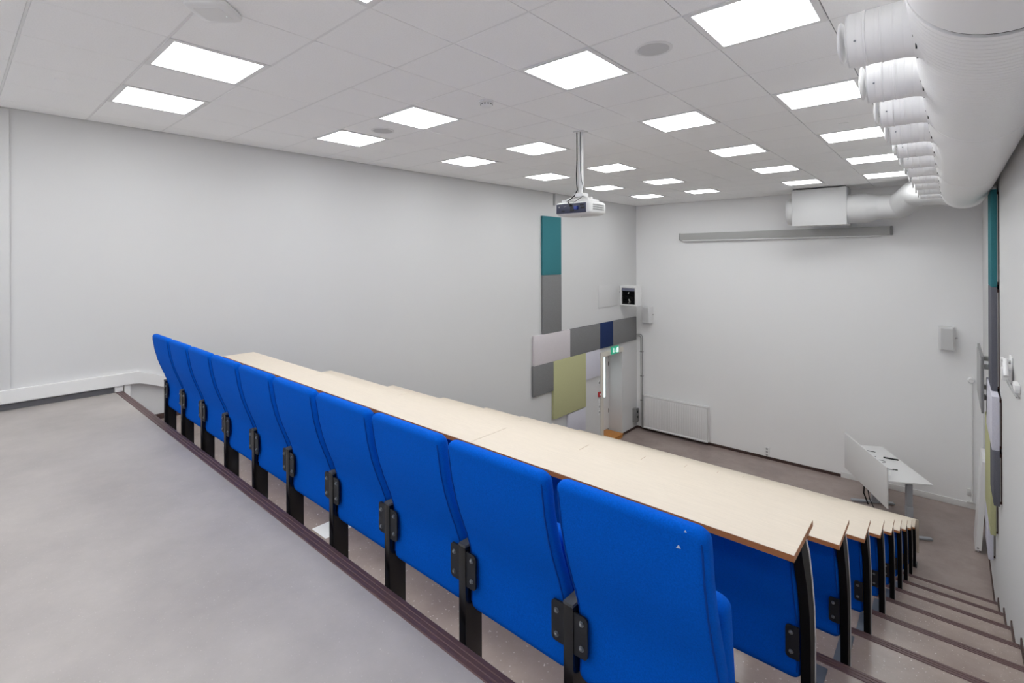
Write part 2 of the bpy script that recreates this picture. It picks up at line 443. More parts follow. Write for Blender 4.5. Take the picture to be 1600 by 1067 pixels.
for i in range(11):
    row_chair(1, i, 'blue chair at the aisle end of the second row, under the nearest long desk' if i == 0 else
              'blue chair in the second row, %s from the aisle, showing above the back row' % ORD[i + 1], 'blue chairs in the second row')
for k in range(2, 9):
    row_chair(k, 0, 'blue chair at the aisle end of the %s row from the back' % ORD[k + 1], 'blue chairs at the aisle ends of the lower rows')
# worn spots on the nearest chair
for (dx, z, s) in ((.145, -2.005, .0055), (.165, -1.958, .003)):
    y = yb(z) - .0012
    sp = MB().loft([[(dx - s, y, z - s * .7), (dx + s, y, z - s * .5), (dx + s * .1, y, z + s * .9)], [(dx - s, y + .0015, z - s * .7), (dx + s, y + .0015, z - s * .5), (dx + s * .1, y + .0015, z + s * .9)]])
    part('scuff_mark', sp, 'scuff', r0chairs[0], 'pale worn spots in the blue fabric')

# ------------------------------------------------------------------ posts of the back row
def plate_mb(cx, sgn, y, zc):
    w, h, r = .047, .062, .014
    x0 = cx + sgn * .0175
    pts = [(x0, zc - h), (x0 + sgn * (w - r), zc - h)]
    for i in range(5):
        a = -PI / 2 + PI / 2 * i / 4; pts.append((x0 + sgn * (w - r + r * math.cos(a)), zc - h + r + r * math.sin(a)))
    for i in range(5):
        a = PI / 2 * i / 4; pts.append((x0 + sgn * (w - r + r * math.cos(a)), zc + h - r + r * math.sin(a)))
    pts.append((x0, zc + h))
    return MB().prism(pts, 'y', y, y + .006)
def bolt_mb(cx, sgn, y, zc, dz):
    x = cx + sgn * .045
    return MB().lathe((x, y, zc + dz), (0, -1, 0), [(0, .0085), (.002, .0085), (.002, .006), (.006, .0055), (.0075, .003)], 12)
GRP = 'black posts between the back row chairs'
def make_post(left, right, lab, top=-2.352):
    t = thing('seat_post', lab, 'post', (0, .38, nz(1)), GRP)
    part('upright', MB().box(-.0175, .0175, .332, .415, nz(1), top - .01, .003), 'black', t)
    part('end_cap', MB().box(-.0178, .0178, .3315, .4155, top - .01, top, .002), 'cap', t, 'grey plastic cap')
    part('base_plate', MB().box(-.028, .028, .31, .50, nz(1), nz(1) + .006, .001), 'foot', t)
    for sgn, on in ((-1, left), (1, right)):
        if not on: continue
        pl = part('bracket_plate', plate_mb(0, sgn, .336, -2.432 + .004 * sgn * -1), 'plate', t)
        for dz in (.036, -.036):
            part('bolt', bolt_mb(0, sgn, .336, -2.432, dz), 'bolt', pl)
    return t
inner = None
for i in range(11):
    x = P0 - PITCH * i
    if i == 0: lab = 'short black end post under the aisle seat of the back row'; o = make_post(False, False, lab, -2.60)
    elif i == 10: lab = 'black end post of the back row nearest the left wall'; o = make_post(False, True, lab)
    else:
        lab = 'black post with bolted plates joining the %s and %s back row chairs from the aisle' % (ORD[i], ORD[i + 1])
        if inner is None: inner = o = make_post(True, True, lab)
        else: o = copy_tree(inner); o['label'] = lab
    o.location.x = x if i else x - .03

# ------------------------------------------------------------------ long desks
DX0, DX1 = .31, 5.515
SEAMS = [DX0, 1.84, 3.95, DX1]
LEGF = [(.022, -2.352), (.035, -2.375), (.068, -2.42), (.118, -2.54), (.160, -2.68), (.172, -2.80)]
def leg_mb(x, zb):
    n = ny(1)
    back = [(-.060, -2.351), (-.048, -2.385), (-.02, -2.44), (.03, -2.54), (.068, -2.66), (.082, -2.76), (.082, zb)]
    front = [(.165, zb), (.172, -2.80), (.160, -2.68), (.118, -2.54), (.068, -2.42), (.035, -2.375), (.022, -2.351)]
    m = MB().prism([(n + a, z) for a, z in back + front], 'x', x - .0165, x + .0165)
    m.box(x - .012, x + .012, n - .145, n + .09, -2.366, -2.351)
    return m
def make_desk(lab, last=False):
    t = thing('long_desk', lab, 'desk', (DX1, ny(1), nz(1)), 'long beech desks on the tiers')
    for a, b in zip(SEAMS[:-1], SEAMS[1:]):
        d = part('desktop', MB().box(a + .0012, b - .0012, ny(1) - .169, ny(1) + .131, -2.3285, -2.327, .0006, 1), 'desk', t)
        part('edge_core', MB().box(a + .0012, b - .0012, ny(1) - .169, ny(1) + .131, -2.351, -2.3287), 'deskedge', d, 'orange beech edge')
    zb = nz(2)
    if last: zb = ZF + RZ * 8
    for i in range(12):
        x = DP0 - PITCH * i
        lg = part('leg', leg_mb(x, zb), 'legblack', t)
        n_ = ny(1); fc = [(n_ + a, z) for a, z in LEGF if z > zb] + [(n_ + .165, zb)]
        part('edge_strip', MB().prism(fc + [(y - .016, z) for y, z in reversed(fc)], 'x', x + .0166, x + .0185), 'edge', lg, 'pale grey strip painted as the lit front edge')
        if not last:
            for sgn in (-1, 1):
                if (i == 0 and sgn == 1) or (i == 11 and sgn == -1): continue
                pm = plate_mb(x, sgn, ny(1) + .066, -2.432 - RZ)
                for dz in (.036, -.036):
                    pm._add(bolt_mb(x, sgn, ny(1) + .066, -2.432 - RZ, dz).bm, 1)
                part('bracket_plate', pm, ['plate', 'bolt'], lg)
            part('foot', MB().box(x - .115, x - .045, ny(1) + .10, ny(1) + .80, nz(2), nz(2) + .005, .001), 'foot', lg, 'flat grey steel foot')
        else:
            part('foot', MB().box(x - .03, x + .03, ny(1) + .05, ny(1) + .22, zb, zb + .02, .003), 'black', lg)
    if last:
        part('front_panel', MB().box(DX0 + .02, DX1 + .03, ny(1) + .174, ny(1) + .19, -2.83, -2.352, .002), 'desk', t, 'pale beech modesty panel')
    return t
dk = make_desk('long beech desk directly in front of the back row of chairs')
for k in range(2, 9):
    o = copy_tree(dk); o['label'] = 'long beech desk, %s from the back' % ORD[k]
    o.location = (dk.location.x, dk.location.y + PY * (k - 1), dk.location.z - RZ * (k - 1))
o = make_desk('lowest long beech desk with a front panel facing the hall floor', True)
o.location = (o.location.x, o.location.y + PY * 8, o.location.z - RZ * 8)

# ------------------------------------------------------------------ acoustic panels
def panel(side, y0, y1, z0, z1, m, label, thick=.05):
    if side < 0: xa, xb = XL + .004, XL + .004 + thick
    else: xa, xb = XR - .018 - thick, XR - .018
    grp = 'felt acoustic panels on the left wall' if side < 0 else 'felt acoustic panels on the right wall'
    t = thing('acoustic_panel', label, 'acoustic panel', ((xa + xb) / 2, (y0 + y1) / 2, (z0 + z1) / 2), grp)
    part('felt_cover', MB().box(xa, xb, y0 + .001, y1 - .001, z0 + .001, z1 - .001, .006, 2), m, t)
    if side < 0:
        part('gap_backing', MB().box(XL + .0015, xa, y0 + .05, y1 - .05, z0 + .04, z1 - .04), 'gap_backing', t)
    else:
        part('gap_backing', MB().box(xb, XR - .0015, y0 + .004, y1 - .02, z0 + .03, z1 - .03), 'gap_backing', t, 'dark brown backing standing in for the shaded gap')
        part('rail', MB().box(xb, xb + .008, y0 + .0, y0 + .004, z0 + .06, z1 - .06), 'rail', t)
A = ['teal upright felt panel, topmost on the %s wall', 'long grey upright felt panel below the teal one on the %s wall',
     'pale mauve felt panel at the %s wall, first of the horizontal band', 'grey felt panel beside the pale one in the %s wall band',
     'narrow navy felt panel in the %s wall band', 'dark grey felt panel nearest the front corner in the %s wall band',
     'square grey felt panel under the pale mauve one on the %s wall', 'large square moss green felt panel on the %s wall',
     'pale lilac felt panel between the green panel and the door casing, %s wall', 'lowest lilac felt panel under the green one on the %s wall']
G = [(7.03, 7.66, -1.69, -.495, 'teal'), (7.03, 7.66, -2.88, -1.69, 'grey'), (6.735, 7.975, -3.475, -2.88, 'pale'), (7.975, 9.19, -3.475, -2.88, 'grey'),
     (9.19, 9.785, -3.475, -2.88, 'navy'), (9.785, 10.975, -3.475, -2.88, 'grey'), (6.71, 7.37, -4.075, -3.475, 'grey'), (7.37, 8.567, -4.672, -3.475, 'green'),
     (8.567, 9.188, -4.09, -3.475, 'lilac'), (7.89, 8.56, -5.2, -4.69, 'lilac')]
for a, q in zip(A, G):
    panel(-1, *q[:4], q[4], a % 'left', .05 if q[4] != 'green' else .06)
for j in (0, 1, 2, 6, 7, 9):
    q = list(G[j])
    if j == 0: q[3] = -.572
    if q[4] == 'grey': q[4] = 'dgrey'
    if j == 2: q[1] = 7.9; q[4] = 'lilac'
    lab = A[j] % 'right'
    if j == 2: lab = 'pale lilac felt panel standing proud on the right wall beside the aisle'
    panel(1, *q[:4], q[4], lab, .05 if j != 2 else .062)

# ------------------------------------------------------------------ ceiling fittings
COLS = {1: 'line nearest the left wall', 3: 'second line from the left wall', 6: 'third line from the left wall', 8: 'line beside the duct'}
proto = None
for (c, r) in LAMPS:
    lab = 'square lit ceiling panel, %s from the front in the %s' % (ORD[6 - r // 3], COLS[c])
    if proto is None:
        x, y = .6 * c, .6 * r
        t = thing('ceiling_light', lab, 'ceiling light', (x + .3, y + .3, 0), 'square LED ceiling panels')
        e = .038
        fr = MB().box(x + .003, x + .597, y + .003, y + e, -.004, .03).box(x + .003, x + .597, y + .6 - e, y + .597, -.004, .03)
        fr.box(x + .003, x + e, y + e, y + .6 - e, -.004, .03).box(x + .6 - e, x + .597, y + e, y + .6 - e, -.004, .03)
        part('frame', fr, 'white', t)
        part('diffuser', MB().box(x + e, x + .6 - e, y + e, y + .6 - e, -.0015, .02), 'glow', t, 'glowing white diffuser')
        proto = t
    else:
        o = copy_tree(proto); o['label'] = lab
        o.location = (.6 * c + .3, .6 * r + .3, proto.location.z)
for (x, y, lab) in ((4.49, 2.10, 'round grey ceiling loudspeaker between two lit panels near the duct'), (1.467, 2.126, 'round grey ceiling loudspeaker beside a lit panel near the left wall')):
    t = thing('ceiling_speaker', lab, 'loudspeaker', (x, y, 0), 'round ceiling loudspeakers')
    part('rim', MB().lathe((x, y, 0), (0, 0, -1), [(-.003, .118), (.004, .118), (.006, .112), (.006, .098), (-.003, .098)], 40), 'white', t)
    part('grille', MB().lathe((x, y, 0), (0, 0, -1), [(-.002, .0985), (.0045, .0985), (.006, .09), (.007, .04), (.007, 0)], 40), 'grille', t, 'grey perforated grille')
x, y = 2.954, 2.15
t = thing('smoke_detector', 'round white smoke detector on the ceiling', 'smoke detector', (x, y, 0))
part('base', MB().lathe((x, y, 0), (0, 0, -1), [(0, .062), (.012, .062), (.014, .05)], 32), 'white', t)
hd = part('sensor_head', MB().lathe((x, y, 0), (0, 0, -1), [(.014, .045), (.022, .045), (.022, .052), (.04, .05), (.05, .038), (.054, .02), (.055, 0)], 32), 'white', t)
mb = MB()
for k in range(12):
    a = 2 * PI * k / 12
    mb.obox((x + .0515 * math.cos(a), y + .0515 * math.sin(a), -.03), (math.cos(a), math.sin(a), 0), (-math.sin(a), math.cos(a), 0), .0015, .008, .005)
part('sensor_slot', mb, 'midgrey', hd)
# access point
t = thing('access_point', 'white rounded wireless access point on the ceiling near the rear', 'access point', (2.995, .05, 0))
a = math.radians(42)
def rp(hx, hy, r, z): 
    return [(2.995 + (p[0] * math.cos(a) - p[1] * math.sin(a)), .05 + (p[0] * math.sin(a) + p[1] * math.cos(a)), z) for p in rrect(0, 0, hx, hy, r, 0, n=6)]
part('casing', MB().loft([rp(.09, .09, .03, 0), rp(.105, .105, .036, -.006), rp(.11, .11, .04, -.018), rp(.106, .106, .04, -.03), rp(.094, .094, .035, -.038)]), 'white', t)
part('face_plate', MB().loft([rp(.072, .072, .02, -.037), rp(.07, .07, .02, -.0405)]), 'trim', t)
part('status_light', MB().lathe((3.02, .105, -.0405), (0, 0, -1), [(0, .0022), (.001, .0018)], 10), 'led', t)
for (x, y, lab) in ((.974, -.315, 'flush round cover plate in the ceiling near the rear left'), (2.949, 7.643, 'flush round cover plate in the ceiling beyond the projector'), (5.104, 5.063, 'flush round cover plate in the ceiling beside the duct')):
    t = thing('sprinkler_cover', lab, 'cover plate', (x, y, 0), 'flush sprinkler covers')
    part('cover_disc', MB().lathe((x, y, 0), (0, 0, -1), [(-.002, .045), (.003, .045), (.004, .04), (.004, 0)], 28), 'tile', t)

# ------------------------------------------------------------------ projector
t = thing('ceiling_projector', 'white projector with dark connector side hanging from the ceiling on a pole', 'projector', (2.97, 3.55, 0))
part('pole', MB().box(2.955, 2.995, 3.535, 3.575, -.60, -.001, .004).box(2.958, 2.992, 3.538, 3.572, -.66, -.60, .003), 'trim', t)
part('ceiling_flange', MB().box(2.91, 3.03, 3.50, 3.61, -.008, .0, .002), 'trim', t)
part('cable', MB().tube([(2.942, 3.53, -.004), (2.942, 3.53, -.3), (2.938, 3.525, -.45), (2.945, 3.52, -.56), (2.955, 3.515, -.62), (2.93, 3.50, -.68), (2.90, 3.47, -.715), (2.90, 3.42, -.74), (2.945, 3.395, -.80)], .006, 8)
     .tube([(2.985, 3.53, -.01), (2.985, 3.53, -.42), (3.0, 3.525, -.52), (3.03, 3.52, -.62), (3.02, 3.50, -.70), (2.98, 3.41, -.76)], .003, 6), 'cable', t, 'black cables')
part('bracket', MB().box(2.92, 3.03, 3.50, 3.61, -.69, -.655, .006).box(2.84, 3.11, 3.535, 3.575, -.735, -.70, .006)
     .box(2.955, 2.995, 3.535, 3.575, -.71, -.68).box(2.80, 2.86, 3.45, 3.66, -.75, -.725, .004).box(3.07, 3.13, 3.45, 3.66, -.75, -.725, .004)
     .tube([(2.83, 3.5, -.72), (2.96, 3.55, -.665)], .008).tube([(3.10, 3.5, -.72), (2.99, 3.55, -.665)], .008), 'trim', t)
bx0, bx1, by0, by1 = 2.73, 3.175, 3.42, 3.73
body = part('housing', MB().loft([rrect((bx0 + bx1) / 2, (by0 + by1) / 2, (bx1 - bx0) / 2 - dd, (by1 - by0) / 2 - dd, .03, z) for z, dd in
        ((-.895, .05), (-.885, .022), (-.872, .008), (-.86, 0), (-.775, 0), (-.762, .006), (-.752, .02))]), 'projside', t)
part('connector_panel', MB().box(bx0 + .022, bx1 - .05, by0 - .003, by0 + .01, -.868, -.768, .002), 'projback', body, 'dark navy connector panel')
for i, (px, pz, w, h) in enumerate(((.09, -.845, .04, .016), (.20, -.83, .05, .05), (.20, -.788, .03, .014), (.32, -.79, .05, .018), (.33, -.82, .05, .022))):
    part('socket', MB().box(bx0 + px, bx0 + px + w, by0 - .0055, by0 - .001, pz - h / 2, pz + h / 2, .001), 'port', body)
part('blue_plug', MB().box(bx0 + .262, bx0 + .30, by0 - .03, by0 - .003, -.835, -.80, .003), 'portblue', body)
part('label_dot', MB().lathe((bx0 + .06, by0 - .003, -.80), (0, -1, 0), [(0, .009), (.002, .008)], 14).lathe((bx0 + .125, by0 - .003, -.797), (0, -1, 0), [(0, .004), (.002, .004)], 10)
     .lathe((bx0 + .145, by0 - .003, -.795), (0, -1, 0), [(0, .004), (.002, .004)], 10), 'greyplas', body)
mb = MB()
for i in range(9):
    yy = by0 + .05 + i * .024
    for z in (-.79, -.812, -.834): mb.box(bx1 - .001, bx1 + .0015, yy, yy + .016, z - .008, z + .008)
part('vent', mb, 'midgrey', body)
part('foot', MB().lathe((2.95, 3.6, -.895), (0, 0, -1), [(-.004, .014), (.008, .012), (.01, .006)], 16).lathe((3.1, 3.48, -.885), (0, 0, -1), [(-.004, .012), (.01, .01)], 14), 'projside', body)
# small conduit at the top of the left wall behind the projector
t = thing('wall_conduit', 'short grey conduit dropping from the ceiling on the left wall behind the projector', 'conduit', (XL, 7.47, 0))
part('conduit_pipe', MB().box(XL, XL + .03, 7.45, 7.49, -.25, -.013, .004), 'greyplas', t)

# ------------------------------------------------------------------ ventilation
DXc, DZc, DR = 6.045, -.42, .252
t = thing('ventilation_duct', 'big white round ventilation duct along the right wall under the ceiling', 'duct', (DXc, 4, DZc))
def circ(cx, cz, r, y, n=56): return [(cx + r * math.cos(2 * PI * k / n), y, cz + r * math.sin(2 * PI * k / n)) for k in range(n)]
part('duct_pipe', MB().loft([circ(DXc, DZc, DR, y) for y in (1.20, 2, 3, 5, 7, 8.35)]), 'duct', t)
part('coupling', MB().loft([circ(DXc, DZc, r, y) for y, r in ((-2.4, DR - .003), (.80, DR - .003), (.83, DR + .003), (1.13, DR + .003), (1.17, DR))]), 'ductwhite', t)
part('joint', MB().loft([circ(DXc, DZc, DR - .008, y) for y in (1.16, 1.21)]), 'gap', t, 'dark gap at the duct joint')
for y in (3.05, 5.6, 8.1): part('sleeve', MB().loft([circ(DXc, DZc, r, y + d) for d, r in ((-.02, DR), (-.018, DR + .003), (.018, DR + .003), (.02, DR))], False), 'ductwhite', t)
part('end_cap', MB().loft([circ(DXc, DZc, r, y) for y, r in ((8.35, DR + .003), (8.44, DR + .003), (8.49, DR - .006), (8.54, DR - .04), (8.56, DR - .1))]), 'ductwhite', t)
eb = [(4.452, 10.45, -.436, .273), (4.74, 10.45, -.436, .273), (4.745, 10.45, -.436, .271), (4.895, 10.45, -.437, .222), (4.90, 10.45, -.437, .22), (5.20, 10.45, -.438, .22), (5.225, 10.44, -.43, .223), (5.45, 10.06, -.262, .221), (5.47, 10.02, -.26, .221), (5.8, 9.35, -.31, .221), (6.0, 8.65, -.40, .221), (6.04, 8.50, -.42, .221)]
part('elbow', MB().tube([e[:3] for e in eb], [e[3] for e in eb], 40), 'boxwhite', t)
def stub(y, first):
    x0, r = 5.592, .109
    m = MB().lathe((x0, y, DZc), (1, 0, 0), [(0, r - .004), (.002, r), (.052, r), (.054, r + .003), (.060, r + .003), (.062, r - .001), (.105, r - .001), (.107, r + .002), (.112, r + .002),
                                        (.114, r), (.18, r), (.21, r + .006), (.235, r + .02), (.25, r + .045)], 40)
    a = part('air_outlet', m, 'duct_x', t)
    part('valve_disc', MB().lathe((x0, y, DZc), (-1, 0, 0), [(-.012, .02), (.018, .02), (.02, .05), (.022, .078), (.027, .085), (.034, .083), (.040, .055), (.044, .02), (.044, 0)], 36), 'white', a)
    part('valve_ring', MB().lathe((x0, y, DZc), (-1, 0, 0), [(-.004, .1), (.006, .106), (.007, .097), (-.004, .09)], 36), 'white', a)
    part('rivet', MB().lathe((x0 + .028, y - r * .94, DZc - r * .34), (0, -.94, -.34), [(-.002, .005), (.003, .004)], 10), 'bolt', a)
    for k in range(5):
        an = math.radians(-150 + k * 26)
        part('joint_slot', MB().obox((5.82 - .008 * abs(k - 2), y + (r + .012) * math.cos(an) * 1.0, DZc + (r + .012) * math.sin(an)), (0, math.cos(an + PI / 2), math.sin(an + PI / 2)), (1, 0, 0), .012, .0025, .0015), 'gap', a)
for k in range(11): stub(1.65 + .658 * k, k == 0)
t = thing('silencer_box', 'white rectangular duct silencer under the ceiling on the front wall', 'ventilation box', (4.0, 10.45, -.40))
part('casing', MB().box(3.54, 4.45, 10.2, 10.72, -.735, -.03, .004), 'boxwhite', t)
part('end_collar', MB().lathe((3.54, 10.45, -.436), (-1, 0, 0), [(-.01, .265), (.03, .265), (.09, .26), (.12, .24), (.13, .18), (.13, 0)], 44), 'boxwhite', t)
part('corner_bracket', MB().box(3.56, 3.62, 10.23, 10.30, -.032, -.001).box(4.37, 4.43, 10.23, 10.30, -.032, -.001).box(3.56, 3.62, 10.6, 10.67, -.032, -.001).box(4.37, 4.43, 10.6, 10.67, -.032, -.001), 'midgrey', t)

# ------------------------------------------------------------------ front wall fittings
t = thing('projection_screen', 'long grey rolled-up projection screen case on the front wall', 'projection screen', (3.0, YF - .06, -.84))
part('case', MB().box(.93, 5.04, YF - .105, YF - .0015, -.925, -.765, .008), 'case', t)
part('end_cap', MB().box(5.04, 5.075, YF - .11, YF - .0015, -.93, -.76, .006).box(.915, .93, YF - .11, YF - .0015, -.93, -.76, .004), 'midgrey', t)
part('pull_bar', MB().box(1.0, 4.9, YF - .095, YF - .055, -.955, -.927, .006), 'white', t, 'white bottom bar')
def wall_speaker(cx, lab):
    t = thing('wall_speaker', lab, 'loudspeaker', (cx, YF - .1, -2.81), 'loudspeakers on the front wall')
    zz = (-3.02, -2.60)
    prof = lambda w, d, y0, z: [(cx - w, YF - .04, z), (cx - w * .92, y0 + .04, z), (cx - w * .72, y0, z), (cx + w * .72, y0, z), (cx + w * .92, y0 + .04, z), (cx + w, YF - .04, z)]
    part('cabinet', MB().loft([prof(.112, 0, YF - .19, zz[0] + .0), prof(.115, 0, YF - .205, zz[0] + .015), prof(.115, 0, YF - .215, zz[1] - .02), prof(.112, 0, YF - .205, zz[1])]), 'speaker', t)
    part('grille', MB().loft([[(cx - .078, YF - .2075, zz[0] + .02), (cx + .078, YF - .2075, zz[0] + .02), (cx + .078, YF - .19, zz[0] + .02), (cx - .078, YF - .19, zz[0] + .02)],
                              [(cx - .078, YF - .219, zz[1] - .03), (cx + .078, YF - .219, zz[1] - .03), (cx + .078, YF - .19, zz[1] - .03), (cx - .078, YF - .19, zz[1] - .03)]]), 'grille', t)
    part('bracket', MB().box(cx - .03, cx + .03, YF - .045, YF, -2.88, -2.74, .004).tube([(cx + .118, YF - .08, -2.80), (cx + .14, YF - .05, -2.80)], .01), 'greyplas', t)
wall_speaker(.075, 'grey loudspeaker on the front wall above the radiator')
wall_speaker(5.845, 'grey loudspeaker on the front wall at the aisle side')
t = thing('radiator', 'wide white ribbed panel radiator on the front wall near the exit', 'radiator', (.79, YF - .06, -5.74))
rx0, rx1, rz0, rz1 = -.035, 1.60, -5.715, -4.865
part('front_panel', MB().box(rx0 + .01, rx1 - .01, YF - .125, YF - .11, rz0 + .03, rz1 - .03, .003), 'white', t)
mb = MB(); n = 36
for i in range(n):
    x = rx0 + .035 + (rx1 - rx0 - .07) * (i + .5) / n
    mb.box(x - .011, x + .011, YF - .134, YF - .124, rz0 + .06, rz1 - .07, .004, 2)
part('rib', mb, 'white', t)
part('top_rail', MB().box(rx0, rx1, YF - .136, YF - .108, rz1 - .045, rz1 - .012, .008, 3), 'white', t)
part('bottom_rail', MB().box(rx0, rx1, YF - .140, YF - .108, rz0, rz0 + .035, .008, 3), 'white', t)
part('back_panel', MB().box(rx0, rx1, YF - .055, YF - .04, rz0, rz1 - .01, .004), 'white', t)
mb = MB().box(rx0, rx1, YF - .120, YF - .112, rz1 - .012, rz1)
for i in range(60):
    x = rx0 + (rx1 - rx0) * (i + .5) / 60; mb.box(x - .006, x + .006, YF - .112, YF - .045, rz1 - .012, rz1 - .004)
part('top_grille', mb, 'white', t)
part('side_cover', MB().box(rx0 - .006, rx0, YF - .132, YF - .04, rz0 + .02, rz1 - .02).box(rx1, rx1 + .006, YF - .132, YF - .04, rz0 + .02, rz1 - .02), 'white', t)
part('wall_hanger', MB().box(.25, .29, YF - .04, YF, -5.6, -4.95).box(1.28, 1.32, YF - .04, YF, -5.6, -4.95), 'white', t)
part('valve', MB().tube([(rx0 - .03, YF - .10, -4.89), (rx0 - .03, YF - .10, -5.66)], .015).box(rx0 - .05, rx0, YF - .10, YF - .05, -5.72, -5.65, .008), 'midgrey', t)
t = thing('heating_pipes', 'pair of thin grey heating pipes running down the front left corner', 'pipe', (-.16, YF - .04, -4.5))
for d in (0, .04):
    P = [(XL + .05, 10.98, -3.385 + d), (XL + .06, YF - .05, -3.385 + d)]
    for i in range(7):
        an = PI / 2 * i / 6
        P.append((-.205 + d + (.055) * math.sin(an), YF - .04, -3.385 + d - .055 * (1 - math.cos(an))))
    P += [(-.15 + d, YF - .04, -3.6), (-.15 + d, YF - .04, -5.72 - .03 * (d > 0))]
    part('pipe', MB().tube(P, .013, 10), 'greyplas', t)
part('clip', MB().box(-.175, -.09, YF - .055, YF - .0015, -3.80, -3.785, .003).box(-.175, -.09, YF - .055, YF - .0015, -4.43, -4.415, .003).box(-.175, -.09, YF - .055, YF - .0015, -5.06, -5.045, .003), 'midgrey', t)
part('tail_pipe', MB().tube([(-.15, YF - .04, -5.72), (-.1, YF - .05, -5.74), (1.55, YF - .05, -5.742)], .012), 'greyplas', t)
t = thing('wall_socket', 'white upright triple wall socket low on the front wall', 'wall socket', (2.85, YF, -5.65))
part('cover', MB().box(2.805, 2.895, YF - .03, YF, -5.735, -5.535, .006), 'white', t)
mb = MB()
for z in (-5.57, -5.635, -5.70): mb.lathe((2.85, YF - .03, z), (0, -1, 0), [(-.001, .022), (.001, .022), (.001, .0)], 18)
part('outlet', mb, 'greyplas', t)
t = thing('corner_conduit', 'thin white conduit with a knob on top in the front right corner', 'conduit', (6.175, YF - .03, -4.6))
part('conduit_pipe', MB().tube([(6.175, YF - .03, -3.58), (6.175, YF - .03, ZF + .14)], .012), 'trim', t)
part('knob', MB().lathe((6.165, YF, -3.53), (0, -1, 0), [(0, .05), (.04, .05), (.06, .035), (.06, 0)], 22), 'white', t)
part('junction_box', MB().box(6.1, 6.15, YF - .03, YF, -5.56, -5.45, .004), 'trim', t)
part('socket_box', MB().box(6.10, 6.19, YF - .05, YF - .017, -5.69, -5.66, .004), 'trim', t)

# ------------------------------------------------------------------ left wall fittings
t = thing('exit_sign', 'small green lit exit sign above the recessed door', 'exit sign', (XL + .03, 9.88, -3.59))
part('sign_box', MB().box(XL + .018, XL + .055, 9.73, 10.05, -3.685, -3.51, .004), 'exit', t, 'green sign face')
mk = MB()
xs_ = XL + .0552
def flat(poly): mk.loft([[(xs_, y, z) for y, z in poly], [(xs_ + .002, y, z) for y, z in poly]])
flat([(9.765, -3.62), (9.80, -3.655), (9.835, -3.62), (9.815, -3.62), (9.815, -3.54), (9.785, -3.54), (9.785, -3.62)])
flat([(9.955, -3.66), (10.03, -3.66), (10.03, -3.535), (9.955, -3.535)])
flat([(9.905, -3.575), (9.935, -3.55), (9.945, -3.575), (9.93, -3.61), (9.945, -3.655), (9.925, -3.655), (9.91, -3.62), (9.895, -3.645), (9.885, -3.635), (9.905, -3.60)])
part('pictogram', mk, 'exitwhite', t, 'white arrow, running figure and door')
t = thing('cover_panel', 'flat white rectangular cover panel on the left wall above the felt band', 'cover panel', (XL, 9.63, -2.26))
part('panel_board', MB().box(XL, XL + .012, 9.195, 10.068, -2.522, -2.0, .002), 'wall_side', t)
t = thing('fan_heater', 'white framed wall heater with a black louvred front high in the corner', 'heater', (-.06, 10.3, -2.28))
hx0, hx1, hy, hz0, hz1 = -.285, .165, 10.2, -2.53, -2.045
fr = MB().box(hx0, hx0 + .045, hy, hy + .28, hz0, hz1, .006).box(hx1 - .045, hx1, hy, hy + .28, hz0, hz1, .006)
fr.box(hx0 + .04, hx1 - .04, hy, hy + .28, hz1 - .05, hz1, .006).box(hx0 + .04, hx1 - .04, hy, hy + .28, hz0, hz0 + .03, .006).box(hx0 + .03, hx1 - .03, hy + .2, hy + .27, hz0 + .02, hz1 - .03)
part('housing', fr, 'white', t)
part('visor', MB().box(hx0 + .045, hx1 - .045, hy + .012, hy + .03, hz1 - .125, hz1 - .05, .003), 'visor', t, 'lilac grey visor')
mb = MB()
for i in range(9):
    z = hz0 + .045 + i * .037
    mb.obox(((hx0 + hx1) / 2, hy + .03, z), (1, 0, 0), (0, .8, -.6), (hx1 - hx0) / 2 - .046, .024, .002)
part('louvre', mb, 'louvre', t)
part('inner_plate', MB().box(hx0 + .045, hx1 - .045, hy + .06, hy + .07, hz0 + .03, hz1 - .05), 'port', t)
part('fan_blade', MB().obox((-.05, hy + .008, -2.22), (.3, 0, 1), (1, 0, -.3), .03, .012, .002).obox((-.03, hy + .008, -2.40), (-.35, 0, 1), (1, 0, .35), .035, .012, .002).obox((-.03, hy + .008, -2.455), (1, 0, .15), (-.15, 0, 1), .03, .006, .002), 'greyplas', t)
part('hinge_knob', MB().lathe((hx0 - .002, hy + .02, -2.2), (0, -1, 0), [(0, .014), (.02, .012)], 12), 'port', t)
t = thing('switch_box', 'grey metal switch box low on the left wall beside the heating pipes', 'switch box', (XL + .05, 10.92, -5.43))
part('enclosure', MB().box(XL, XL + .10, 10.84, 10.99, -5.60, -5.25, .005), 'midgrey', t)
part('switch_knob', MB().box(XL + .1, XL + .118, 10.90, 10.94, -5.36, -5.30, .003).box(XL + .1, XL + .112, 10.89, 10.95, -5.49, -5.44, .003), 'port', t)
part('cable_gland', MB().lathe((XL + .05, 10.915, -5.25), (0, 0, 1), [(0, .02), (.03, .016)], 14), 'greyplas', t)
t = thing('fire_alarm_button', 'small red fire alarm button on the wall beside the exit door', 'alarm button', (XL, 9.2, -4.54))
part('button_box', MB().box(XL, XL + .04, 9.16, 9.25, -4.595, -4.485, .004), 'red', t)
part('press_plate', MB().box(XL + .04, XL + .044, 9.18, 9.23, -4.56, -4.52, .001), 'paper', t, 'white press plate')
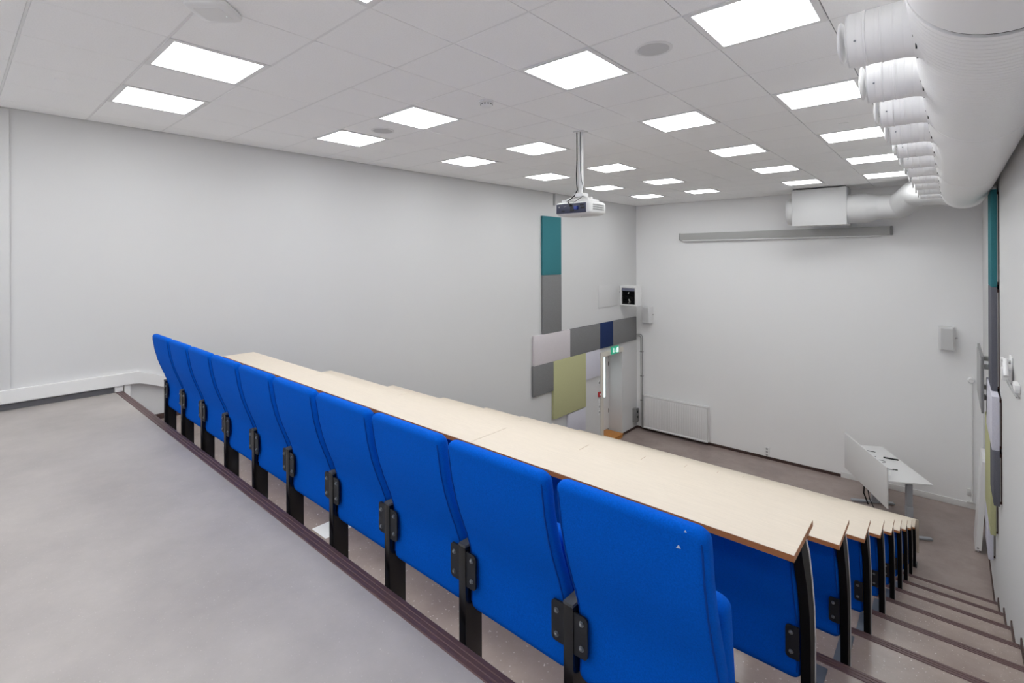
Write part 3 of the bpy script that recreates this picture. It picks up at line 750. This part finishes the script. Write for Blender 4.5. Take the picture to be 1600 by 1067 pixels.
for z, m, lab in ((-4.27, 'midgrey', 'small dark switch on the wall above the red fire alarm button'), (-4.70, 'white', 'white light switch directly below the red fire alarm button'),
                  (-4.83, 'greyplas', 'grey light switch, second below the red fire alarm button'), (-4.96, 'greyplas', 'lowest grey switch in the column beside the exit door')):
    t = thing('wall_switch', lab, 'switch', (XL, 9.2, z), 'switches beside the exit door')
    part('plate', MB().box(XL, XL + .012, 9.165, 9.245, z - .045, z + .045, .003), 'white', t)
    part('rocker', MB().box(XL + .012, XL + .02, 9.185, 9.225, z - .025, z + .025, .003), m, t)

# ------------------------------------------------------------------ right wall fittings
t = thing('display_board', 'thin grey framed board seen edge-on high on the right wall near the front', 'board', (6.25, 8.3, -2.95))
part('frame', MB().box(6.19, 6.215, 7.75, 9.0, -3.32, -2.60, .004), 'midgrey', t)
part('board_face', MB().box(6.182, 6.192, 7.80, 8.95, -3.27, -2.65, .002), 'greyplas', t)
part('wall_arm', MB().box(6.215, XR, 8.0, 8.06, -2.8, -2.74).box(6.215, XR, 8.7, 8.76, -2.8, -2.74).box(6.215, XR, 8.0, 8.06, -3.2, -3.14).box(6.215, XR, 8.7, 8.76, -3.2, -3.14), 'white', t)
t = thing('leaning_board', 'tall narrow white board leaning on the right wall near the front', 'board', (6.24, 9.6, ZF))
p0 = []
pts = [(9.36, ZF + .04), (9.40, ZF), (9.95, ZF), (9.99, ZF + .04), (9.99, -4.42), (9.95, -4.38), (9.40, -4.38), (9.36, -4.42)]
lean = lambda z: 6.165 + (z - ZF) * .06
part('panel', MB().loft([[(lean(z), y, z) for y, z in pts], [(lean(z) + .045, y, z) for y, z in pts]]), 'white', t)
part('edge_strip', MB().loft([[(lean(ZF + .04) + .045, 9.358, ZF + .04), (lean(ZF + .04) + .068, 9.358, ZF + .04), (lean(ZF + .04) + .068, 9.98, ZF + .04), (lean(ZF + .04) + .045, 9.98, ZF + .04)],
                              [(lean(-4.45) + .045, 9.358, -4.45), (lean(-4.45) + .068, 9.358, -4.45), (lean(-4.45) + .068, 9.98, -4.45), (lean(-4.45) + .045, 9.98, -4.45)]]), 'trim', t)
part('hole', MB().lathe((lean(ZF + .07) + .028, 9.357, ZF + .07), (0, -1, 0), [(-.004, .012), (.003, .012), (.003, 0)], 14), 'midgrey', t)
t = thing('wall_bracket', 'white wall bracket with a curved arm and loose cables on the right wall', 'bracket', (XR, 5.45, -2.40))
part('mounting_plate', MB().box(XR - .012, XR - .0015, 5.36, 5.58, -2.52, -2.24, .004), 'trim', t)
part('arm', MB().tube([(XR - .01, 5.5, -2.30), (XR - .045, 5.42, -2.27), (XR - .055, 5.30, -2.29), (XR - .055, 5.2, -2.38)], .018, 12), 'white', t)
part('clamp', MB().box(XR - .075, XR - .012, 5.32, 5.42, -2.44, -2.33, .006), 'white', t)
part('side_box', MB().box(XR - .035, XR - .002, 4.72, 4.92, -2.42, -2.36, .006), 'white', t)
part('knob', MB().lathe((XR - .05, 5.55, -2.285), (-1, 0, 0), [(0, .02), (.02, .02), (.022, 0)], 14), 'white', t)
part('cable', MB().tube([(XR - .02, 5.72, -2.44), (XR - .04, 5.5, -2.45), (XR - .04, 5.25, -2.42), (XR - .035, 5.05, -2.44), (XR - .02, 4.85, -2.46), (XR - .01, 4.75, -2.46)], .007, 8)
     .tube([(XR - .015, 5.70, -2.48), (XR - .035, 5.4, -2.47), (XR - .03, 5.15, -2.47), (XR - .012, 4.9, -2.49)], .006, 8), 'greyplas', t)

# ------------------------------------------------------------------ teacher's table
e1 = Vector((-.47, .883, 0)).normalized(); e2 = Vector((e1.y, -e1.x, 0))
TA = Vector((5.69, 9.19, -4.87))
def tp(a, b, z): return (TA.x + e1.x * a + e2.x * b, TA.y + e1.y * a + e2.y * b, z)   # a along the table, b <= 0 into it
L, W = 1.6, .6
t = thing('sit_stand_table', 'grey height-adjustable table with a front screen panel on the hall floor', 'table', tp(L / 2, -W / 2, ZF))
part('tabletop', MB().obox(tp(L / 2, -W / 2, -4.8825), e1, e2, L / 2, W / 2, .0125, .003), 'desktop_grey', t)
part('crossbeam', MB().obox(tp(L / 2, -.3, -4.925), e1, e2, .58, .03, .03).obox(tp(.12, -.3, -4.905), e1, e2, .03, .25, .01).obox(tp(L - .12, -.3, -4.905), e1, e2, .03, .25, .01), 'alu', t)
for a in (.14, 1.30):
    lg = part('leg', MB().obox(tp(a, -.26, (-4.95 - 5.35) / 2), e1, e2, .03, .04, .21, .004).obox(tp(a, -.26, (-5.3 - 5.765) / 2), e1, e2, .034, .044, .2325, .004), 'alu', t)
    part('foot', MB().obox(tp(a, -.29, ZF + .022), e1, e2, .035, .34, .014, .006).obox(tp(a, .02, ZF + .004), e1, e2, .02, .02, .0042).obox(tp(a, -.6, ZF + .004), e1, e2, .02, .02, .0042), 'alu', lg)
part('screen_panel', MB().obox(tp(L / 2, -W - .014, (-4.66 - 5.31) / 2), e1, e2, L / 2, .011, .325, .003), 'desktop_grey', t, 'grey screen panel at the front edge')
part('cable', MB().tube([tp(1.15, -.45, -4.9), tp(1.16, -.47, -5.2), tp(1.1, -.5, -5.45), tp(1.22, -.46, -5.6), tp(1.2, -.4, ZF + .01)], .012, 8).tube([tp(1.1, -.45, -4.9), tp(1.02, -.5, -5.3), tp(1.0, -.46, -5.6), tp(.9, -.4, ZF + .01)], .008, 8), 'cable', t, 'black cables under the table')
zt = -4.8688
t = thing('remote_control', 'slim black remote control lying on the grey table', 'remote control', tp(.98, -.14, zt))
d = (e2 * .8 - e1 * .3).normalized()
part('body', MB().obox(tp(.97, -.14, zt + .009), d, Vector((-d.y, d.x, 0)), .105, .02, .009, .006), 'cable', t)
mb = MB()
for i in range(4): mb.obox(Vector(tp(.97, -.14, zt + .0185)) + d * (-.06 + .035 * i), d, Vector((-d.y, d.x, 0)), .007, .007, .0015)
part('button', mb, 'midgrey', t)
t = thing('microphone_cable', 'black cable with a thick plug lying across the middle of the grey table', 'cable', tp(1.1, -.4, zt))
part('lead', MB().tube([tp(1.18, -.52, zt + .008), tp(1.12, -.46, zt + .008), tp(1.07, -.42, zt + .008), tp(1.02, -.40, zt + .009)], .006, 8), 'cable', t)
part('plug', MB().tube([tp(1.03, -.405, zt + .013), tp(.98, -.375, zt + .014)], [.008, .012], 10), 'cable', t)
t = thing('cable_loop', 'black cables coiled at the far end of the grey table', 'cable', tp(1.38, -.45, zt))
lp = [tp(1.37 + .09 * math.cos(a), -.46 + .07 * math.sin(a), zt + .006) for a in [2 * PI * k / 16 for k in range(15)]]
part('lead', MB().tube(lp + [tp(1.30, -.36, zt + .006), tp(1.25, -.26, zt + .006)], .0055, 8), 'cable', t)
part('plug', MB().tube([tp(1.30, -.46, zt + .010), tp(1.24, -.42, zt + .010)], .010, 8), 'cable', t)
t = thing('thin_cable', 'thin grey cable in a loop beside the remote control on the table', 'cable', tp(.8, -.4, zt))
lp = [tp(.82 + .06 * math.cos(a), -.38 + .09 * math.sin(a), zt + .004) for a in [PI * (-.3 + 1.5 * k / 14) for k in range(15)]]
part('lead', MB().tube(lp, .004, 6), 'midgrey', t)
t = thing('short_cable', 'short black cable with a plug at the near end of the table', 'cable', tp(.45, -.4, zt))
part('lead', MB().tube([tp(.52, -.52, zt + .004), tp(.50, -.42, zt + .004), tp(.47, -.32, zt + .004)], .004, 6), 'cable', t)
part('plug', MB().tube([tp(.475, -.335, zt + .011), tp(.46, -.27, zt + .011)], [.006, .010], 8), 'cable', t)
for a, b, an, lab in ((1.44, -.42, .2, 'white paper sheet under the coiled cables at the far end of the table'), (.33, -.5, .4, 'white paper sheet at the near end of the table behind the screen panel')):
    q = (e1 * math.cos(an) + e2 * math.sin(an)); 
    solo('paper_sheet', MB().obox(tp(a, b, zt + .0008), q, Vector((-q.y, q.x, 0)), .105, .07, .0007), 'paper', lab, 'paper', tp(a, b, zt), 'paper sheets on the grey table')

solo('paper_sheet', MB().box(2.95, 3.115, .60, .815, nz(1) + .0003, nz(1) + .0018), 'paper', 'white paper sheet lying on the floor under the back row of chairs', 'paper', (3.03, .7, nz(1)))

# ------------------------------------------------------------------ camera, world, render settings
cam = bpy.data.cameras.new('camera'); co = bpy.data.objects.new('camera', cam); C.objects.link(co)
cam.sensor_width = 36.0; cam.lens = 778.81 / 1600 * 36
cam.shift_y = (401.92 - 533.5) / 1600
cam.clip_start = .02; cam.clip_end = 60
co.matrix_world = Matrix.Translation((5.911, -.8845, -1.3262 + ZO)) @ Matrix.Rotation(.7225, 4, 'Z') @ Matrix.Rotation(PI / 2, 4, 'X') @ Matrix.Rotation(-.0041, 4, 'Z')
S.camera = co
w = bpy.data.worlds.new('world'); S.world = w; w.use_nodes = True
w.node_tree.nodes['Background'].inputs[0].default_value = (.8, .85, .9, 1)
w.node_tree.nodes['Background'].inputs[1].default_value = .3
S.view_settings.view_transform = 'Standard'; S.view_settings.look = 'None'
S.view_settings.gamma = 1.0; S.view_settings.use_curve_mapping = False
S.view_settings.exposure = 0.0
S.cycles.max_bounces = 14; S.cycles.diffuse_bounces = 10
S.cycles.use_denoising = True
